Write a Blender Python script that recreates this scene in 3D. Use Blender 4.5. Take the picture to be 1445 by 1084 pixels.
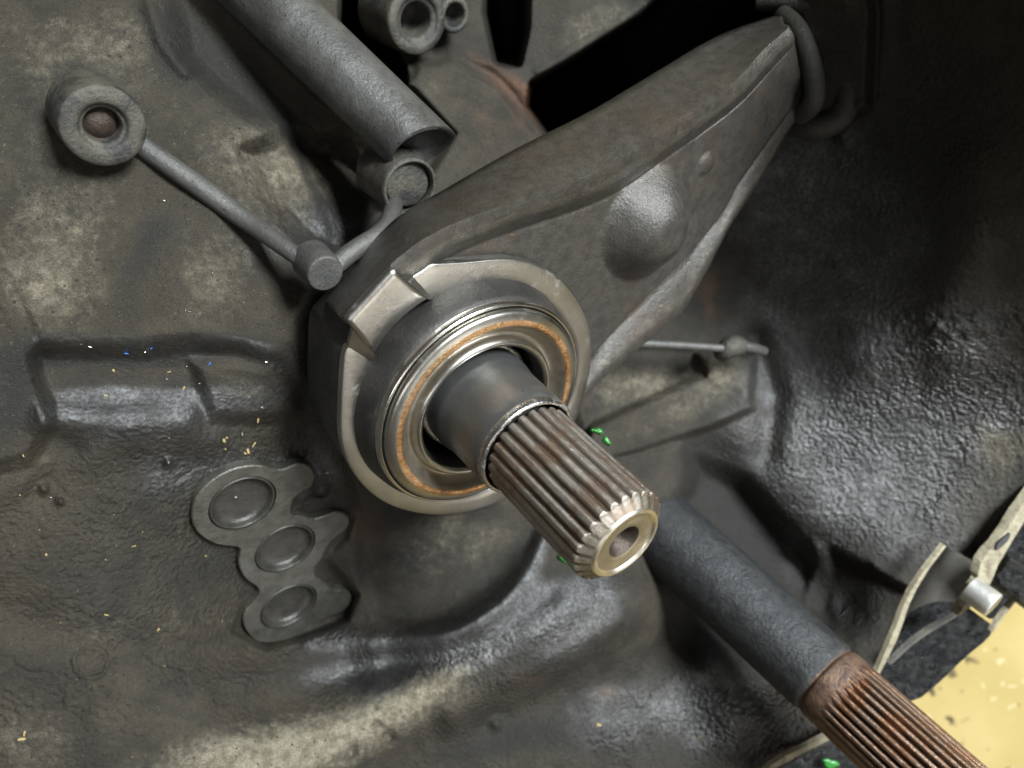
import bpy, math, random
import numpy as np
from mathutils import Vector, Matrix
random.seed(7); np.random.seed(7)
sc = bpy.context.scene
for o in list(bpy.data.objects): bpy.data.objects.remove(o)

# ------------------------------------------------------------------ camera
H = 0.50                      # camera height above the workshop floor (m)
F = 1070.0                    # focal length in pixels of a 1445 px wide frame
cam_d = bpy.data.cameras.new('camera'); cam = bpy.data.objects.new('camera', cam_d)
sc.collection.objects.link(cam); cam.location = (0, 0, H)
cam_d.sensor_width = 36; cam_d.lens = 36 * F / 1445.0
cam_d.clip_start = 0.01; cam_d.clip_end = 50
cam_d.dof.use_dof = True; cam_d.dof.focus_distance = 0.19; cam_d.dof.aperture_fstop = 12.5
sc.camera = cam

# ------------------------------------------------------------------ world and lamps
w = bpy.data.worlds.new('World'); sc.world = w; w.use_nodes = True
bg = w.node_tree.nodes['Background']
bg.inputs[0].default_value = (0.76, 0.71, 0.60, 1); bg.inputs[1].default_value = 0.115
def lamp(name, loc, target, size, sizey, power, col):
    l = bpy.data.lights.new(name, 'AREA'); l.shape = 'RECTANGLE'; l.size = size; l.size_y = sizey
    l.energy = power; l.color = col
    o = bpy.data.objects.new(name, l); sc.collection.objects.link(o); o.location = loc
    o.rotation_euler = (Vector(target) - Vector(loc)).to_track_quat('-Z', 'Y').to_euler()
    return o
lamp('window_light', (0.80, 0.45, 1.45), (0, -.03, .26), 0.5, 0.4, 72, (0.90, 0.95, 0.98))
lamp('low_fill_light', (-0.10, -0.80, 1.60), (0, -.03, .26), 1.1, 0.2, 4, (0.95, 0.97, 1.0))  # added fill lamp from the lower side, kept weak
lamp('metal_fill_light', (1.5, -1.3, 0.95), (0, 0, .28), 0.9, 0.9, 9, (1.0, 0.96, 0.88))  # added lamp that brightens metal facing along the shaft axis
sc.view_settings.view_transform = 'Standard'; sc.view_settings.look = 'None'
sc.view_settings.exposure = 0.0; sc.view_settings.gamma = 1.0

# ------------------------------------------------------------------ frames and helpers
mm = 0.001
A = Vector((.563, -.513, .648)).normalized()            # direction of the input shaft
T = Vector((24.3, -34.5, -169)); B = T - 54.7 * A       # shaft tip, bearing centre (mm, camera at 0)
U = (Vector((0, 0, 1)) - A.z * A).normalized(); X = U.cross(A)
KB = A.dot(B)
def C2W(p): return Vector((p[0] * mm, p[1] * mm, H + p[2] * mm))
def ray(px, py): return Vector(((px - 722.5) / F, -(py - 542) / F, -1))
def P(px, py, d): return ray(px, py) * d                # camera-frame mm
def W(px, py, d): return C2W(P(px, py, d))
def dz(px, py, z): return (KB + z) / A.dot(ray(px, py)) # depth where a sight line meets gearbox height z
def L(x, y, z, o=B): return C2W(o + X * x + U * y + A * z)
def G(px, py, z):                                       # gearbox-plane coordinates (mm) of a point at height z
    p = P(px, py, dz(px, py, z)) - B
    return (p.dot(X), p.dot(U))
def GW(px, py, z): return W(px, py, dz(px, py, z))
GM = Matrix(((X.x, U.x, A.x, 0), (X.y, U.y, A.y, 0), (X.z, U.z, A.z, 0), (0, 0, 0, 1)))
def frame(p): m = GM.copy(); m.translation = p; return m

def empty(name, label, cat, mat=None, loc=None, group=None):
    o = bpy.data.objects.new(name, None); sc.collection.objects.link(o)
    o.empty_display_size = 0.01
    if mat is not None: o.matrix_world = mat
    elif loc is not None: o.matrix_world = Matrix.Translation(loc)
    o['label'] = label; o['category'] = cat
    if group: o['group'] = group
    return o
def mk(name, verts, faces, mat, parent=None, smooth=True, base=None, label=None, cat=None, kind=None, group=None, sharp=None):
    """verts in world metres -> one mesh object, local to its parent"""
    v = np.array([tuple(q) for q in verts], dtype=np.float64) if not isinstance(verts, np.ndarray) else verts
    if parent is not None:
        pm = parent
        M = parent.matrix_basis.copy(); q = parent.parent
        while q is not None: M = q.matrix_basis @ M; q = q.parent
        inv = np.array(M.inverted())
    else:
        inv = np.array(Matrix.Translation(-Vector(base if base is not None else v.mean(axis=0))))
    v = v @ inv[:3, :3].T + inv[:3, 3]
    me = bpy.data.meshes.new(name)
    me.from_pydata(v.tolist(), [], faces); me.update()
    me.materials.append(mat)
    if smooth:
        me.polygons.foreach_set('use_smooth', [True] * len(me.polygons))
        if sharp:
            try: me.set_sharp_from_angle(angle=math.radians(sharp))
            except Exception: pass
    o = bpy.data.objects.new(name, me); sc.collection.objects.link(o)
    if parent is not None: o.parent = parent
    else: o.location = Vector(base if base is not None else np.array([tuple(q) for q in verts]).mean(axis=0))
    if label: o['label'] = label
    if cat: o['category'] = cat
    if kind: o['kind'] = kind
    if group: o['group'] = group
    return o
def fixn(o):
    import bmesh
    bm = bmesh.new(); bm.from_mesh(o.data); bmesh.ops.recalc_face_normals(bm, faces=bm.faces); bm.to_mesh(o.data); bm.free()
    return o
def lathe(prof, n=96, org=None, axis=None, close=False, wob=None):
    """prof: list of (r, z) mm about an axis through org (camera-frame mm)"""
    o = org if org is not None else B
    vs = []; fs = []
    for j, (r, z) in enumerate(prof):
        for i in range(n):
            t = 2 * math.pi * i / n
            rr = r * (1 + (wob(t, z) if wob else 0))
            vs.append(L(rr * math.cos(t), rr * math.sin(t), z, o))
    m = len(prof)
    for j in range(m - 1 if not close else m):
        k = (j + 1) % m
        for i in range(n):
            fs.append((j * n + i, j * n + (i + 1) % n, k * n + (i + 1) % n, k * n + i))
    return vs, fs
def rnd(prof, k=3, amt=0.25):
    """chaikin-round an open profile"""
    for _ in range(k):
        q = [prof[0]]
        for a, b in zip(prof[:-1], prof[1:]):
            q.append(tuple(a[i] * (1 - amt) + b[i] * amt for i in range(len(a))))
            q.append(tuple(a[i] * amt + b[i] * (1 - amt) for i in range(len(a))))
        q.append(prof[-1]); prof = q
    return prof
def chaikin_closed(pts, k=2):
    for _ in range(k):
        q = []
        for a, b in zip(pts, pts[1:] + pts[:1]):
            q.append(tuple(.75 * a[i] + .25 * b[i] for i in range(len(a)))); q.append(tuple(.25 * a[i] + .75 * b[i] for i in range(len(a))))
        pts = q
    return pts
def tube(path, rads, n=16, cap=True):
    """path: world points (m), rads in mm"""
    vs = []; fs = []
    pts = [Vector(p) for p in path]; m = len(pts)
    prev = None
    for j in range(m):
        d = (pts[min(j + 1, m - 1)] - pts[max(j - 1, 0)]).normalized()
        if prev is None:
            a = d.orthogonal().normalized()
        else:
            a = (prev - d * prev.dot(d)).normalized()
        prev = a; b = d.cross(a)
        r = rads[j] if hasattr(rads, '__len__') else rads
        for i in range(n):
            t = 2 * math.pi * i / n
            vs.append(pts[j] + (a * math.cos(t) + b * math.sin(t)) * r * mm)
    for j in range(m - 1):
        for i in range(n):
            fs.append((j * n + i, j * n + (i + 1) % n, (j + 1) * n + (i + 1) % n, (j + 1) * n + i))
    if cap:
        vs.append(pts[0]); vs.append(pts[-1]); c0, c1 = len(vs) - 2, len(vs) - 1
        for i in range(n):
            fs.append((c0, (i + 1) % n, i)); fs.append((c1, (m - 1) * n + i, (m - 1) * n + (i + 1) % n))
    return vs, fs
def smooth_path(pts, k=2):
    return [Vector(p) for p in rnd([tuple(p) for p in pts], k)]

# ------------------------------------------------------------------ materials
def new_mat(name):
    m = bpy.data.materials.new(name); m.use_nodes = True
    nt = m.node_tree; bs = nt.nodes['Principled BSDF']
    return m, nt, bs
class N:
    def __init__(s, nt):
        s.nt = nt; s.tc = nt.nodes.new('ShaderNodeTexCoord').outputs['Object']
        s.pos = nt.nodes.new('ShaderNodeNewGeometry').outputs['Position']
    def noise(s, scale, detail=6, rough=.6, co=None, dist=0):
        n = s.nt.nodes.new('ShaderNodeTexNoise'); n.inputs['Scale'].default_value = scale
        n.inputs['Detail'].default_value = detail; n.inputs['Roughness'].default_value = rough
        n.inputs['Distortion'].default_value = dist
        s.nt.links.new(co or s.pos, n.inputs['Vector']); return n.outputs['Fac']
    def vor(s, scale, co=None, feat='F1', rand=1):
        n = s.nt.nodes.new('ShaderNodeTexVoronoi'); n.inputs['Scale'].default_value = scale; n.feature = feat
        n.inputs['Randomness'].default_value = rand
        s.nt.links.new(co or s.pos, n.inputs['Vector']); return n.outputs['Distance']
    def ramp(s, v, a, b, lo=0., hi=1.):
        n = s.nt.nodes.new('ShaderNodeMapRange'); n.interpolation_type = 'SMOOTHSTEP'
        for i, x in zip(('From Min', 'From Max', 'To Min', 'To Max'), (a, b, lo, hi)): n.inputs[i].default_value = x
        s.nt.links.new(v, n.inputs['Value']); return n.outputs['Result']
    def math(s, op, a, b):
        n = s.nt.nodes.new('ShaderNodeMath'); n.operation = op
        for i, x in enumerate((a, b)):
            if isinstance(x, (int, float)): n.inputs[i].default_value = x
            else: s.nt.links.new(x, n.inputs[i])
        return n.outputs[0]
    def mix(s, f, a, b):
        n = s.nt.nodes.new('ShaderNodeMix'); n.data_type = 'RGBA'
        if isinstance(f, (int, float)): n.inputs[0].default_value = f
        else: s.nt.links.new(f, n.inputs[0])
        for i, x in ((6, a), (7, b)):
            if isinstance(x, tuple): n.inputs[i].default_value = (*x, 1) if len(x) == 3 else x
            else: s.nt.links.new(x, n.inputs[i])
        return n.outputs[2]
    def attr(s, name):
        n = s.nt.nodes.new('ShaderNodeAttribute'); n.attribute_name = name; return n.outputs['Fac']
    def bump(s, h, dist, strength=1., normal=None):
        n = s.nt.nodes.new('ShaderNodeBump'); n.inputs['Distance'].default_value = dist
        if isinstance(strength, (int, float)): n.inputs['Strength'].default_value = strength
        else: s.nt.links.new(strength, n.inputs['Strength'])
        s.nt.links.new(h, n.inputs['Height'])
        if normal is not None: s.nt.links.new(normal, n.inputs['Normal'])
        return n.outputs['Normal']
def lk(nt, a, b): nt.links.new(a, b)

def casting_material():
    m, nt, bs = new_mat('oily_cast_alloy'); n = N(nt)
    dust, peb, oil, rust = n.attr('dust'), n.attr('pebble'), n.attr('oil'), n.attr('rust')
    n1 = n.noise(70, 9, .68, dist=.3); n2 = n.noise(520, 8, .7); n3 = n.noise(22, 5, .6); n4 = n.noise(2100, 4, .7)
    base = n.mix(n.ramp(n1, .35, .68), (.0165, .0140, .0092), (.038, .0320, .0205))
    base = n.mix(n.ramp(n3, .45, .65, 0, .5), base, (.033, .026, .016))
    base = n.mix(n.math('MULTIPLY', oil, .8), base, (.0095, .0105, .0115))
    # dust: breaks up through fine grain
    dd = n.math('ADD', n.math('ADD', n.math('MULTIPLY', dust, 1.25), n.math('MULTIPLY', n.math('SUBTRACT', n2, .5), .75)), n.math('MULTIPLY', n.math('SUBTRACT', n1, .5), .30))
    df = n.math('MULTIPLY', n.ramp(dd, .20, 1.25), 0.85)
    dcol = n.mix(n.ramp(n.noise(260, 5), .35, .65), (.125, .108, .074), (.25, .225, .165))
    col = n.mix(df, base, dcol)
    rf = n.ramp(n.math('ADD', rust, n.math('MULTIPLY', n.math('SUBTRACT', n1, .5), .9)), .3, .9)
    col = n.mix(n.math('MULTIPLY', rf, .8), col, (.085, .042, .022))
    shade_stain = n.attr('shade_stain')  # shade of valleys and cast shadows put into the colour, with stains
    sf = n.ramp(n.math('ADD', shade_stain, n.math('MULTIPLY', n.math('SUBTRACT', n1, .5), .8)), .2, .8)
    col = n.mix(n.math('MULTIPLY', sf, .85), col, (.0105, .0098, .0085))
    sp = n.vor(330); col = n.mix(n.ramp(sp, .10, .17, .75, 0), col, (.010, .010, .010))
    col = n.mix(n.ramp(n.noise(1500, 2, .5), .66, .76, 0, .30), col, (.20, .18, .135))
    gs = nt.nodes.new('ShaderNodeMix'); gs.data_type = 'RGBA'; gs.blend_type = 'MULTIPLY'; gs.inputs[0].default_value = 1.; lk(nt, col, gs.inputs[6]); g_ = n.ramp(n.noise(2600, 3, .7), .3, .7, .62, 1.35); lk(nt, g_, gs.inputs[7]); col = gs.outputs[2]
    lk(nt, col, bs.inputs['Base Color'])
    r = n.math('ADD', n.math('MULTIPLY', n.ramp(n2, .3, .7), .20), .52)
    r = n.math('SUBTRACT', r, n.math('MULTIPLY', oil, .26))
    r = n.math('ADD', r, n.math('MULTIPLY', df, .35))
    lk(nt, r, bs.inputs['Roughness'])
    bs.inputs['Metallic'].default_value = 0.0
    bs.inputs['Specular IOR Level'].default_value = 0.42
    lk(nt, n.math('MULTIPLY', n.math('MULTIPLY', n.ramp(oil, .38, .95), 1.35), n.math('MULTIPLY', n.ramp(n.noise(130, 6, .65), .36, .6, .5, 1.), n.ramp(n.noise(1000, 4, .7), .38, .62, .35, 1.25))), bs.inputs['Coat Weight'])
    bs.inputs['Coat Roughness'].default_value = .31; bs.inputs['Coat IOR'].default_value = 1.8
    # pebbly, oil-wet crust
    pv = n.vor(720, feat='SMOOTH_F1'); pv2 = n.vor(950)
    pb = n.math('ADD', n.math('MULTIPLY', pv, -1.), n.math('MULTIPLY', pv2, -.35))
    nb = n.bump(pb, .0013, n.math('MULTIPLY', n.math('MULTIPLY', peb, .95), n.ramp(n.noise(45, 4, .6), .35, .6, .35, 1.)))
    nc = n.bump(n.math('ADD', n.noise(1300, 6, .75), n.math('MULTIPLY', n.noise(3000, 3, .6), .6)), .00055, .6, nb)
    fine = n.math('ADD', n.noise(1500, 6, .75), n.math('MULTIPLY', n.noise(3600, 3, .6), .5))
    nb = n.bump(fine, .0009, .65, nb)
    nb = n.bump(n.noise(160, 6, .6), .0022, .28, nb)
    lk(nt, nb, bs.inputs['Normal']); lk(nt, nc, bs.inputs['Coat Normal'])
    return m
def metal(name, c1, c2, rough=.3, metallic=1., scale=200, bump=.0002, spots=None, grime=None, gr_lo=.5, gr_hi=.7, bscale=900, rvar=.15, grime_scale=120, spec=.5):
    m, nt, bs = new_mat(name); n = N(nt)
    a = n.noise(scale, 8, .65)
    col = n.mix(n.ramp(a, .3, .7), c1, c2)
    met = None
    if grime:
        g = n.ramp(n.noise(grime_scale, 9, .7, dist=.4), gr_lo, gr_hi)
        col = n.mix(g, col, grime); met = n.math('MULTIPLY', n.math('SUBTRACT', 1., n.math('MULTIPLY', g, .8)), metallic)
    if spots:
        col = n.mix(n.ramp(n.vor(620), .10, .18, .85, 0), col, spots)
    lk(nt, col, bs.inputs['Base Color'])
    if met is not None: lk(nt, met, bs.inputs['Metallic'])
    else: bs.inputs['Metallic'].default_value = metallic
    bs.inputs['Specular IOR Level'].default_value = spec
    rr = n.math('ADD', n.math('MULTIPLY', n.math('SUBTRACT', n.noise(scale * 2.3, 7, .7), .5), rvar * 3), rough)
    lk(nt, rr, bs.inputs['Roughness'])
    if bump:
        nb = n.bump(n.noise(bscale, 7, .7), bump, .6)
        lk(nt, nb, bs.inputs['Normal'])
    return m
M_cast = casting_material()
M_part = metal('grimy_cast_boss', (.040, .038, .032), (.085, .077, .060), .50, .15, 180, .0009, spots=(.012, .012, .012), grime=(.022, .022, .021), gr_lo=.48, gr_hi=.62)
M_partdark = metal('dark_greasy_casting', (.030, .031, .031), (.062, .06, .055), .48, .1, 160, .0010, grime=(.014, .014, .014))
M_tubecast = metal('smooth_grey_cast_barrel', (.048, .048, .046), (.084, .081, .073), .42, .2, 90, .0006, spots=(.02, .02, .02), grime=(.05, .05, .045), gr_lo=.5, gr_hi=.75, grime_scale=60)
def fork_mat():
    m, nt, bs = new_mat('oiled_pressed_steel'); n = N(nt); e = n.attr('crest')
    a = n.noise(300, 8, .7); col = n.mix(n.ramp(a, .3, .7), (.034, .0315, .027), (.062, .057, .048))
    col = n.mix(n.ramp(n.noise(60, 6, .65), .48, .70, 0, .55), col, (.060, .042, .030))
    rs = n.ramp(n.noise(380, 5, .7), .64, .74, 0, .8); col = n.mix(rs, col, (.16, .075, .035))
    wear_hl = n.ramp(n.math('ADD', e, n.math('MULTIPLY', n.math('SUBTRACT', n.noise(190, 7, .75), .5), 1.5)), .62, 1.25)
    col = n.mix(wear_hl, col, (.20, .18, .145))  # pale ridge and lip: edge wear plus ridge highlight put into the colour
    lk(nt, col, bs.inputs['Base Color'])
    lk(nt, n.math('ADD', n.math('MULTIPLY', wear_hl, .45), .35), bs.inputs['Metallic'])
    lk(nt, n.ramp(n.noise(240, 7, .75), .3, .7, .22, .46), bs.inputs['Roughness'])
    nb = n.bump(n.noise(1300, 6, .7), .0006, .5); nb = n.bump(n.noise(260, 6, .7), .0008, .35, nb); lk(nt, nb, bs.inputs['Normal'])
    bs.inputs['Coat Weight'].default_value = .45; bs.inputs['Coat Roughness'].default_value = .40; lk(nt, nb, bs.inputs['Coat Normal'])
    return m
M_fork = fork_mat()
M_barrel = metal('smooth_grey_barrel_casting', (.058, .059, .057), (.098, .097, .090), .36, .3, 160, .0005, spots=(.015, .015, .015), grime=(.035, .034, .030), gr_lo=.44, gr_hi=.66, grime_scale=38)
M_clip = metal('satin_spring_steel', (.37, .355, .325), (.45, .435, .40), .34, 1., 80, .00010, grime=(.24, .21, .17), gr_lo=.56, gr_hi=.8, grime_scale=150, rvar=.08)
M_race = metal('polished_bearing_steel', (.40, .385, .345), (.48, .46, .42), .30, 1., 60, .00006, rvar=.06, grime=(.30, .22, .13), gr_lo=.56, gr_hi=.8, grime_scale=90)
M_ring = metal('bright_ring_steel', (.62, .59, .53), (.72, .70, .65), .20, 1., 60, .00006, rvar=.05)
M_wear = metal('rust_worn_track', (.46, .24, .10), (.66, .42, .22), .30, .95, 420, .0005, grime=(.22, .12, .06), gr_lo=.50, gr_hi=.66, grime_scale=110)
M_brown = metal('heat_browned_steel', (.29, .25, .195), (.37, .335, .28), .36, .9, 120, .0001, grime=(.09, .055, .03), gr_lo=.5, gr_hi=.75, grime_scale=60)
M_house = metal('dark_bearing_shell', (.026, .025, .024), (.048, .045, .041), .42, .4, 130, .0004, grime=(.06, .04, .03), gr_lo=.55, gr_hi=.75)
M_black = metal('gap_shade_black', (.008, .008, .008), (.016, .015, .014), .4, .0, 200, .0006)  # black standing for the shade inside bore gap, seam and slot
M_sleeve = metal('oil_filmed_sleeve_steel', (.19, .195, .195), (.25, .25, .24), .30, .85, 60, .00012, spots=None, rvar=.05, grime=(.13, .10, .07), gr_lo=.55, gr_hi=.85, grime_scale=40)
M_lip = metal('worn_bright_lip', (.42, .42, .41), (.60, .59, .56), .28, 1., 500, .0002, grime=(.12, .11, .10), gr_lo=.5, gr_hi=.65, grime_scale=300)
def spline_mat(name, cr, cv, tip, rustc):
    m, nt, bs = new_mat(name); n = N(nt)
    ht, en = n.attr('crest'), n.attr('wear')
    st = n.noise(260, 7, .7)
    col = n.mix(n.ramp(ht, .15, .8), cv, cr)
    rf = n.ramp(n.math('ADD', n.noise(70, 6, .7), n.math('MULTIPLY', st, .35)), .60, .78)
    col = n.mix(n.math('MULTIPLY', rf, .85), col, rustc)
    glint = n.math('MULTIPLY', n.ramp(n.noise(330, 6, .75), .56, .70), n.ramp(ht, .6, .95))
    col = n.mix(n.math('MULTIPLY', glint, .65), col, tip)
    col = n.mix(n.ramp(en, .2, .9), col, tip)
    lk(nt, col, bs.inputs['Base Color'])
    bs.inputs['Metallic'].default_value = .85
    r = n.math('ADD', n.math('MULTIPLY', n.noise(400, 6, .7), .35), .17); lk(nt, r, bs.inputs['Roughness'])
    nb = n.bump(n.noise(900, 7, .75), .0006, .55); lk(nt, nb, bs.inputs['Normal'])
    return m
M_spline = spline_mat('brown_oiled_spline_steel', (.42, .39, .34), (.13, .105, .085), (.115, .105, .08), (.25, .17, .12))
M_spline2 = spline_mat('rusty_spline_steel', (.20, .135, .095), (.030, .022, .017), (.48, .38, .29), (.19, .095, .05))
M_face = metal('turned_end_face', (.30, .26, .18), (.40, .35, .25), .36, .9, 120, .00025, grime=(.33, .24, .10), gr_lo=.5, gr_hi=.7)
M_bevel = metal('bright_turned_bevel', (.62, .57, .46), (.72, .67, .56), .36, 1., 120, .0001)
M_bore = metal('stained_centre_bore', (.045, .035, .028), (.08, .062, .05), .38, .7, 300, .0006)
M_gask = metal('dull_grey_retainer_plate', (.060, .057, .048), (.105, .099, .084), .36, .5, 220, .0005, spots=(.03, .03, .03), grime=(.07, .067, .06), gr_lo=.48, gr_hi=.66, grime_scale=90)
M_plug = metal('oily_plug_face', (.030, .028, .024), (.055, .051, .043), .30, .35, 200, .0004, grime=(.02, .02, .02), gr_lo=.5, gr_hi=.7)
M_rubber = metal('perished_rubber', (.018, .017, .014), (.034, .031, .023), .55, 0., 180, .0008)
M_shaft2 = metal('sooty_painted_shaft', (.028, .030, .031), (.060, .062, .063), .36, .4, 300, .0011, spots=(.015, .015, .015), grime=(.02, .021, .022), gr_lo=.5, gr_hi=.65)
M_rust = metal('rusted_collar', (.10, .058, .042), (.20, .125, .08), .42, .4, 260, .0010, grime=(.05, .028, .02), gr_lo=.45, gr_hi=.62)
M_boreplug = metal('brown_stained_ball', (.030, .020, .015), (.052, .036, .026), .45, .3, 300, .0008, grime=(.03, .024, .02))
M_gasketline = metal('machined_rim_face', (.21, .185, .125), (.32, .29, .20), .42, .5, 300, .0008, grime=(.14, .11, .07), gr_lo=.5, gr_hi=.65, grime_scale=220)
M_pin = metal('bright_dowel_steel', (.62, .62, .58), (.74, .74, .70), .45, .8, 100, .0001)
def flange_mat():
    m, nt, bs = new_mat('wet_black_flange'); n = N(nt)
    col = n.mix(n.ramp(n.noise(200, 7, .7), .4, .7), (.009, .010, .011), (.03, .031, .030))
    col = n.mix(n.ramp(n.noise(90, 5, .7), .6, .75, 0, .7), col, (.09, .08, .055))
    lk(nt, col, bs.inputs['Base Color']); lk(nt, n.ramp(n.noise(300, 5, .7), .35, .65, .18, .5), bs.inputs['Roughness'])
    nb = n.bump(n.vor(380, feat='SMOOTH_F1'), .004, .9); nb = n.bump(n.noise(170, 8, .75), .006, .8, nb); lk(nt, nb, bs.inputs['Normal'])
    return m
M_flange = flange_mat()
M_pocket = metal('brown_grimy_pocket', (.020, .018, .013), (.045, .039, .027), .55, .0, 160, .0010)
def green_mat():
    m, nt, bs = new_mat('green_coolant'); n = N(nt)
    bs.inputs['Base Color'].default_value = (.008, .16, .010, 1); bs.inputs['Roughness'].default_value = .12
    bs.inputs['Coat Weight'].default_value = .6
    lk(nt, n.bump(n.noise(900, 4), .001, .6), bs.inputs['Normal']); return m
M_green = green_mat()
def crumb_mat(name, c):
    m, nt, bs = new_mat(name); n = N(nt)
    lk(nt, n.mix(n.noise(2500, 3), c, tuple(x * .6 for x in c)), bs.inputs['Base Color']); bs.inputs['Roughness'].default_value = .5; return m
M_crumb = crumb_mat('straw_coloured_crumb', (.42, .32, .14)); M_blue = crumb_mat('blue_fleck', (.05, .17, .55))
M_swarf = metal('bright_swarf', (.7, .7, .68), (.8, .8, .78), .2, 1., 900, .0005)
def floor_mat():
    m, nt, bs = new_mat('yellow_terrazzo'); n = N(nt)
    col = n.mix(n.ramp(n.noise(14, 6, .6), .3, .7), (.37, .285, .110), (.44, .345, .150))
    v = n.vor(46); pick = nt.nodes.new('ShaderNodeTexVoronoi'); pick.inputs['Scale'].default_value = 46
    co = nt.nodes.new('ShaderNodeMixRGB'); 
    nn = nt.nodes.new('ShaderNodeTexNoise'); nn.inputs['Scale'].default_value = 90; lk(nt, n.pos, nn.inputs['Vector'])
    vm = nt.nodes.new('ShaderNodeVectorMath'); vm.operation = 'MULTIPLY_ADD'
    lk(nt, nn.outputs['Color'], vm.inputs[0]); vm.inputs[1].default_value = (.018, .018, .018); lk(nt, n.pos, vm.inputs[2])
    for sca, pk0, pk1, r, cc in ((150, .90, .91, .30, (.50, .43, .24)), (95, .86, .87, .24, (.50, .42, .22)), (80, .70, .71, .24, (.06, .05, .03)), (60, .76, .77, .27, (.09, .07, .04)), (140, .84, .85, .26, (.20, .15, .07)), (48, .88, .885, .26, (.07, .06, .04))):
        p = nt.nodes.new('ShaderNodeTexVoronoi'); p.inputs['Scale'].default_value = sca; lk(nt, vm.outputs[0], p.inputs['Vector'])
        sp = nt.nodes.new('ShaderNodeSeparateColor'); lk(nt, p.outputs['Color'], sp.inputs[0])
        f = n.math('MULTIPLY', n.ramp(sp.outputs[0], pk0, pk1), n.ramp(p.outputs['Distance'], r * .8, r, 1, 0))
        col = n.mix(n.math('MULTIPLY', f, .9), col, cc)
    lk(nt, col, bs.inputs['Base Color']); bs.inputs['Roughness'].default_value = .7; bs.inputs['Specular IOR Level'].default_value = .15
    return m
M_floor = floor_mat()

# ------------------------------------------------------------------ floor
fl = mk('floor', [(-3, -3, 0), (3, -3, 0), (3, 3, 0), (-3, 3, 0)], [(0, 1, 2, 3)], M_floor, smooth=False, base=(0, 0, 0), kind='structure')

# ------------------------------------------------------------------ casting surface
STEP = 2.4
gx = np.arange(-310, 1640, STEP); gy = np.arange(-200, 1400, STEP)
PX, PY = np.meshgrid(gx, gy)
def seg_d(pts):
    best = np.full(PX.shape, 1e9)
    for (x0, y0), (x1, y1) in zip(pts[:-1], pts[1:]):
        dx, dy = x1 - x0, y1 - y0; l2 = dx * dx + dy * dy + 1e-9
        t = np.clip(((PX - x0) * dx + (PY - y0) * dy) / l2, 0, 1)
        best = np.minimum(best, np.hypot(PX - x0 - t * dx, PY - y0 - t * dy))
    return best
def sm(x): x = np.clip(x, 0, 1); return x * x * (3 - 2 * x)
def poly_sd(pts):
    d = seg_d(list(pts) + [pts[0]]); ins = np.zeros(PX.shape, bool)
    for (x0, y0), (x1, y1) in zip(pts, list(pts[1:]) + [pts[0]]):
        if y0 == y1: continue
        c = ((y0 > PY) != (y1 > PY)) & (PX < (x1 - x0) * (PY - y0) / (y1 - y0) + x0)
        ins ^= c
    return np.where(ins, d, -d)
def ridge(pts, wd, h):
    h = math.copysign(min(abs(h), 1.0 * wd * .235), h)
    return h * np.exp(-(seg_d(pts) / wd) ** 2)
def plat(pts, soft, h): return h * sm(.5 + poly_sd(pts) / soft / 2)
def vnoise(scale, seed, octv=4, gain=.55, sx=1., sy=1.):
    r = np.random.RandomState(seed); out = np.zeros(PX.shape); amp = 1.
    for o in range(octv):
        s = scale / 2 ** o; gxn = int(2300 / (s * sx)) + 4; gyn = int(1900 / (s * sy)) + 4
        g = r.rand(gyn, gxn) - .5
        fx = (PX + 320) / (s * sx); fy = (PY + 210) / (s * sy); ix = fx.astype(int); iy = fy.astype(int)
        tx = fx - ix; ty = fy - iy; tx = tx * tx * (3 - 2 * tx); ty = ty * ty * (3 - 2 * ty)
        ix = np.clip(ix, 0, gxn - 2); iy = np.clip(iy, 0, gyn - 2)
        out += amp * ((g[iy, ix] * (1 - tx) + g[iy, ix + 1] * tx) * (1 - ty) + (g[iy + 1, ix] * (1 - tx) + g[iy + 1, ix + 1] * tx) * ty)
        amp *= gain
    return out
ctrl = [(-190, -190, 185), (0, 0, 195), (140, 170, 192), (300, 0, 212), (430, 150, 222), (600, 0, 250), (850, 40, 262), (1100, -40, 262), (1400, 0, 206), (1640, -190, 140),
        (-190, 300, 172), (0, 300, 181), (250, 300, 198), (400, 450, 208), (-190, 600, 178), (0, 600, 188), (170, 560, 199), (200, 700, 206), (-190, 900, 185), (0, 1000, 203), (-190, 1270, 200), (300, 1000, 226),
        (342, 710, dz(342, 710, -43.5)), (403, 773, dz(403, 773, -43.5)), (407, 856, dz(407, 856, -43.5)), (450, 680, dz(450, 680, -43.5)), (440, 860, dz(440, 860, -43.5)), (300, 760, dz(300, 760, -43)),
        (620, 780, 268), (520, 800, 266), (600, 1000, 262), (300, 1270, 235), (700, 1270, 270), (800, 900, 266), (900, 1050, 272), (1000, 650, 292), (1000, 850, 296), (1090, 500, 300), (1050, 380, 300), (1150, 300, 276), (1200, 500, 282), (1300, 300, 246), (1445, 300, 218),
        (1445, 500, 254), (1640, 500, 228), (1300, 700, 282), (1250, 930, 272), (1440, 720, 271), (1100, 1060, 272), (1100, 1270, 272), (700, 500, 262), (560, 350, 240), (700, 200, 262), (480, 560, 232), (900, 480, 285), (1170, 100, 258), (1240, 120, 248), (1330, 130, 232)]
cp = np.array(ctrl, float); q = cp[:, :2] / 500.
def tps(r): return np.where(r > 1e-9, r * r * np.log(r + 1e-12), 0)
n_ = len(q); Km = tps(np.hypot(q[:, None, 0] - q[None, :, 0], q[:, None, 1] - q[None, :, 1])) + np.eye(n_) * .004
Pm = np.c_[np.ones(n_), q]; Am = np.block([[Km, Pm], [Pm.T, np.zeros((3, 3))]])
wt = np.linalg.solve(Am, np.r_[cp[:, 2], 0, 0, 0])
D = wt[n_] + wt[n_ + 1] * PX / 500 + wt[n_ + 2] * PY / 500
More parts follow.
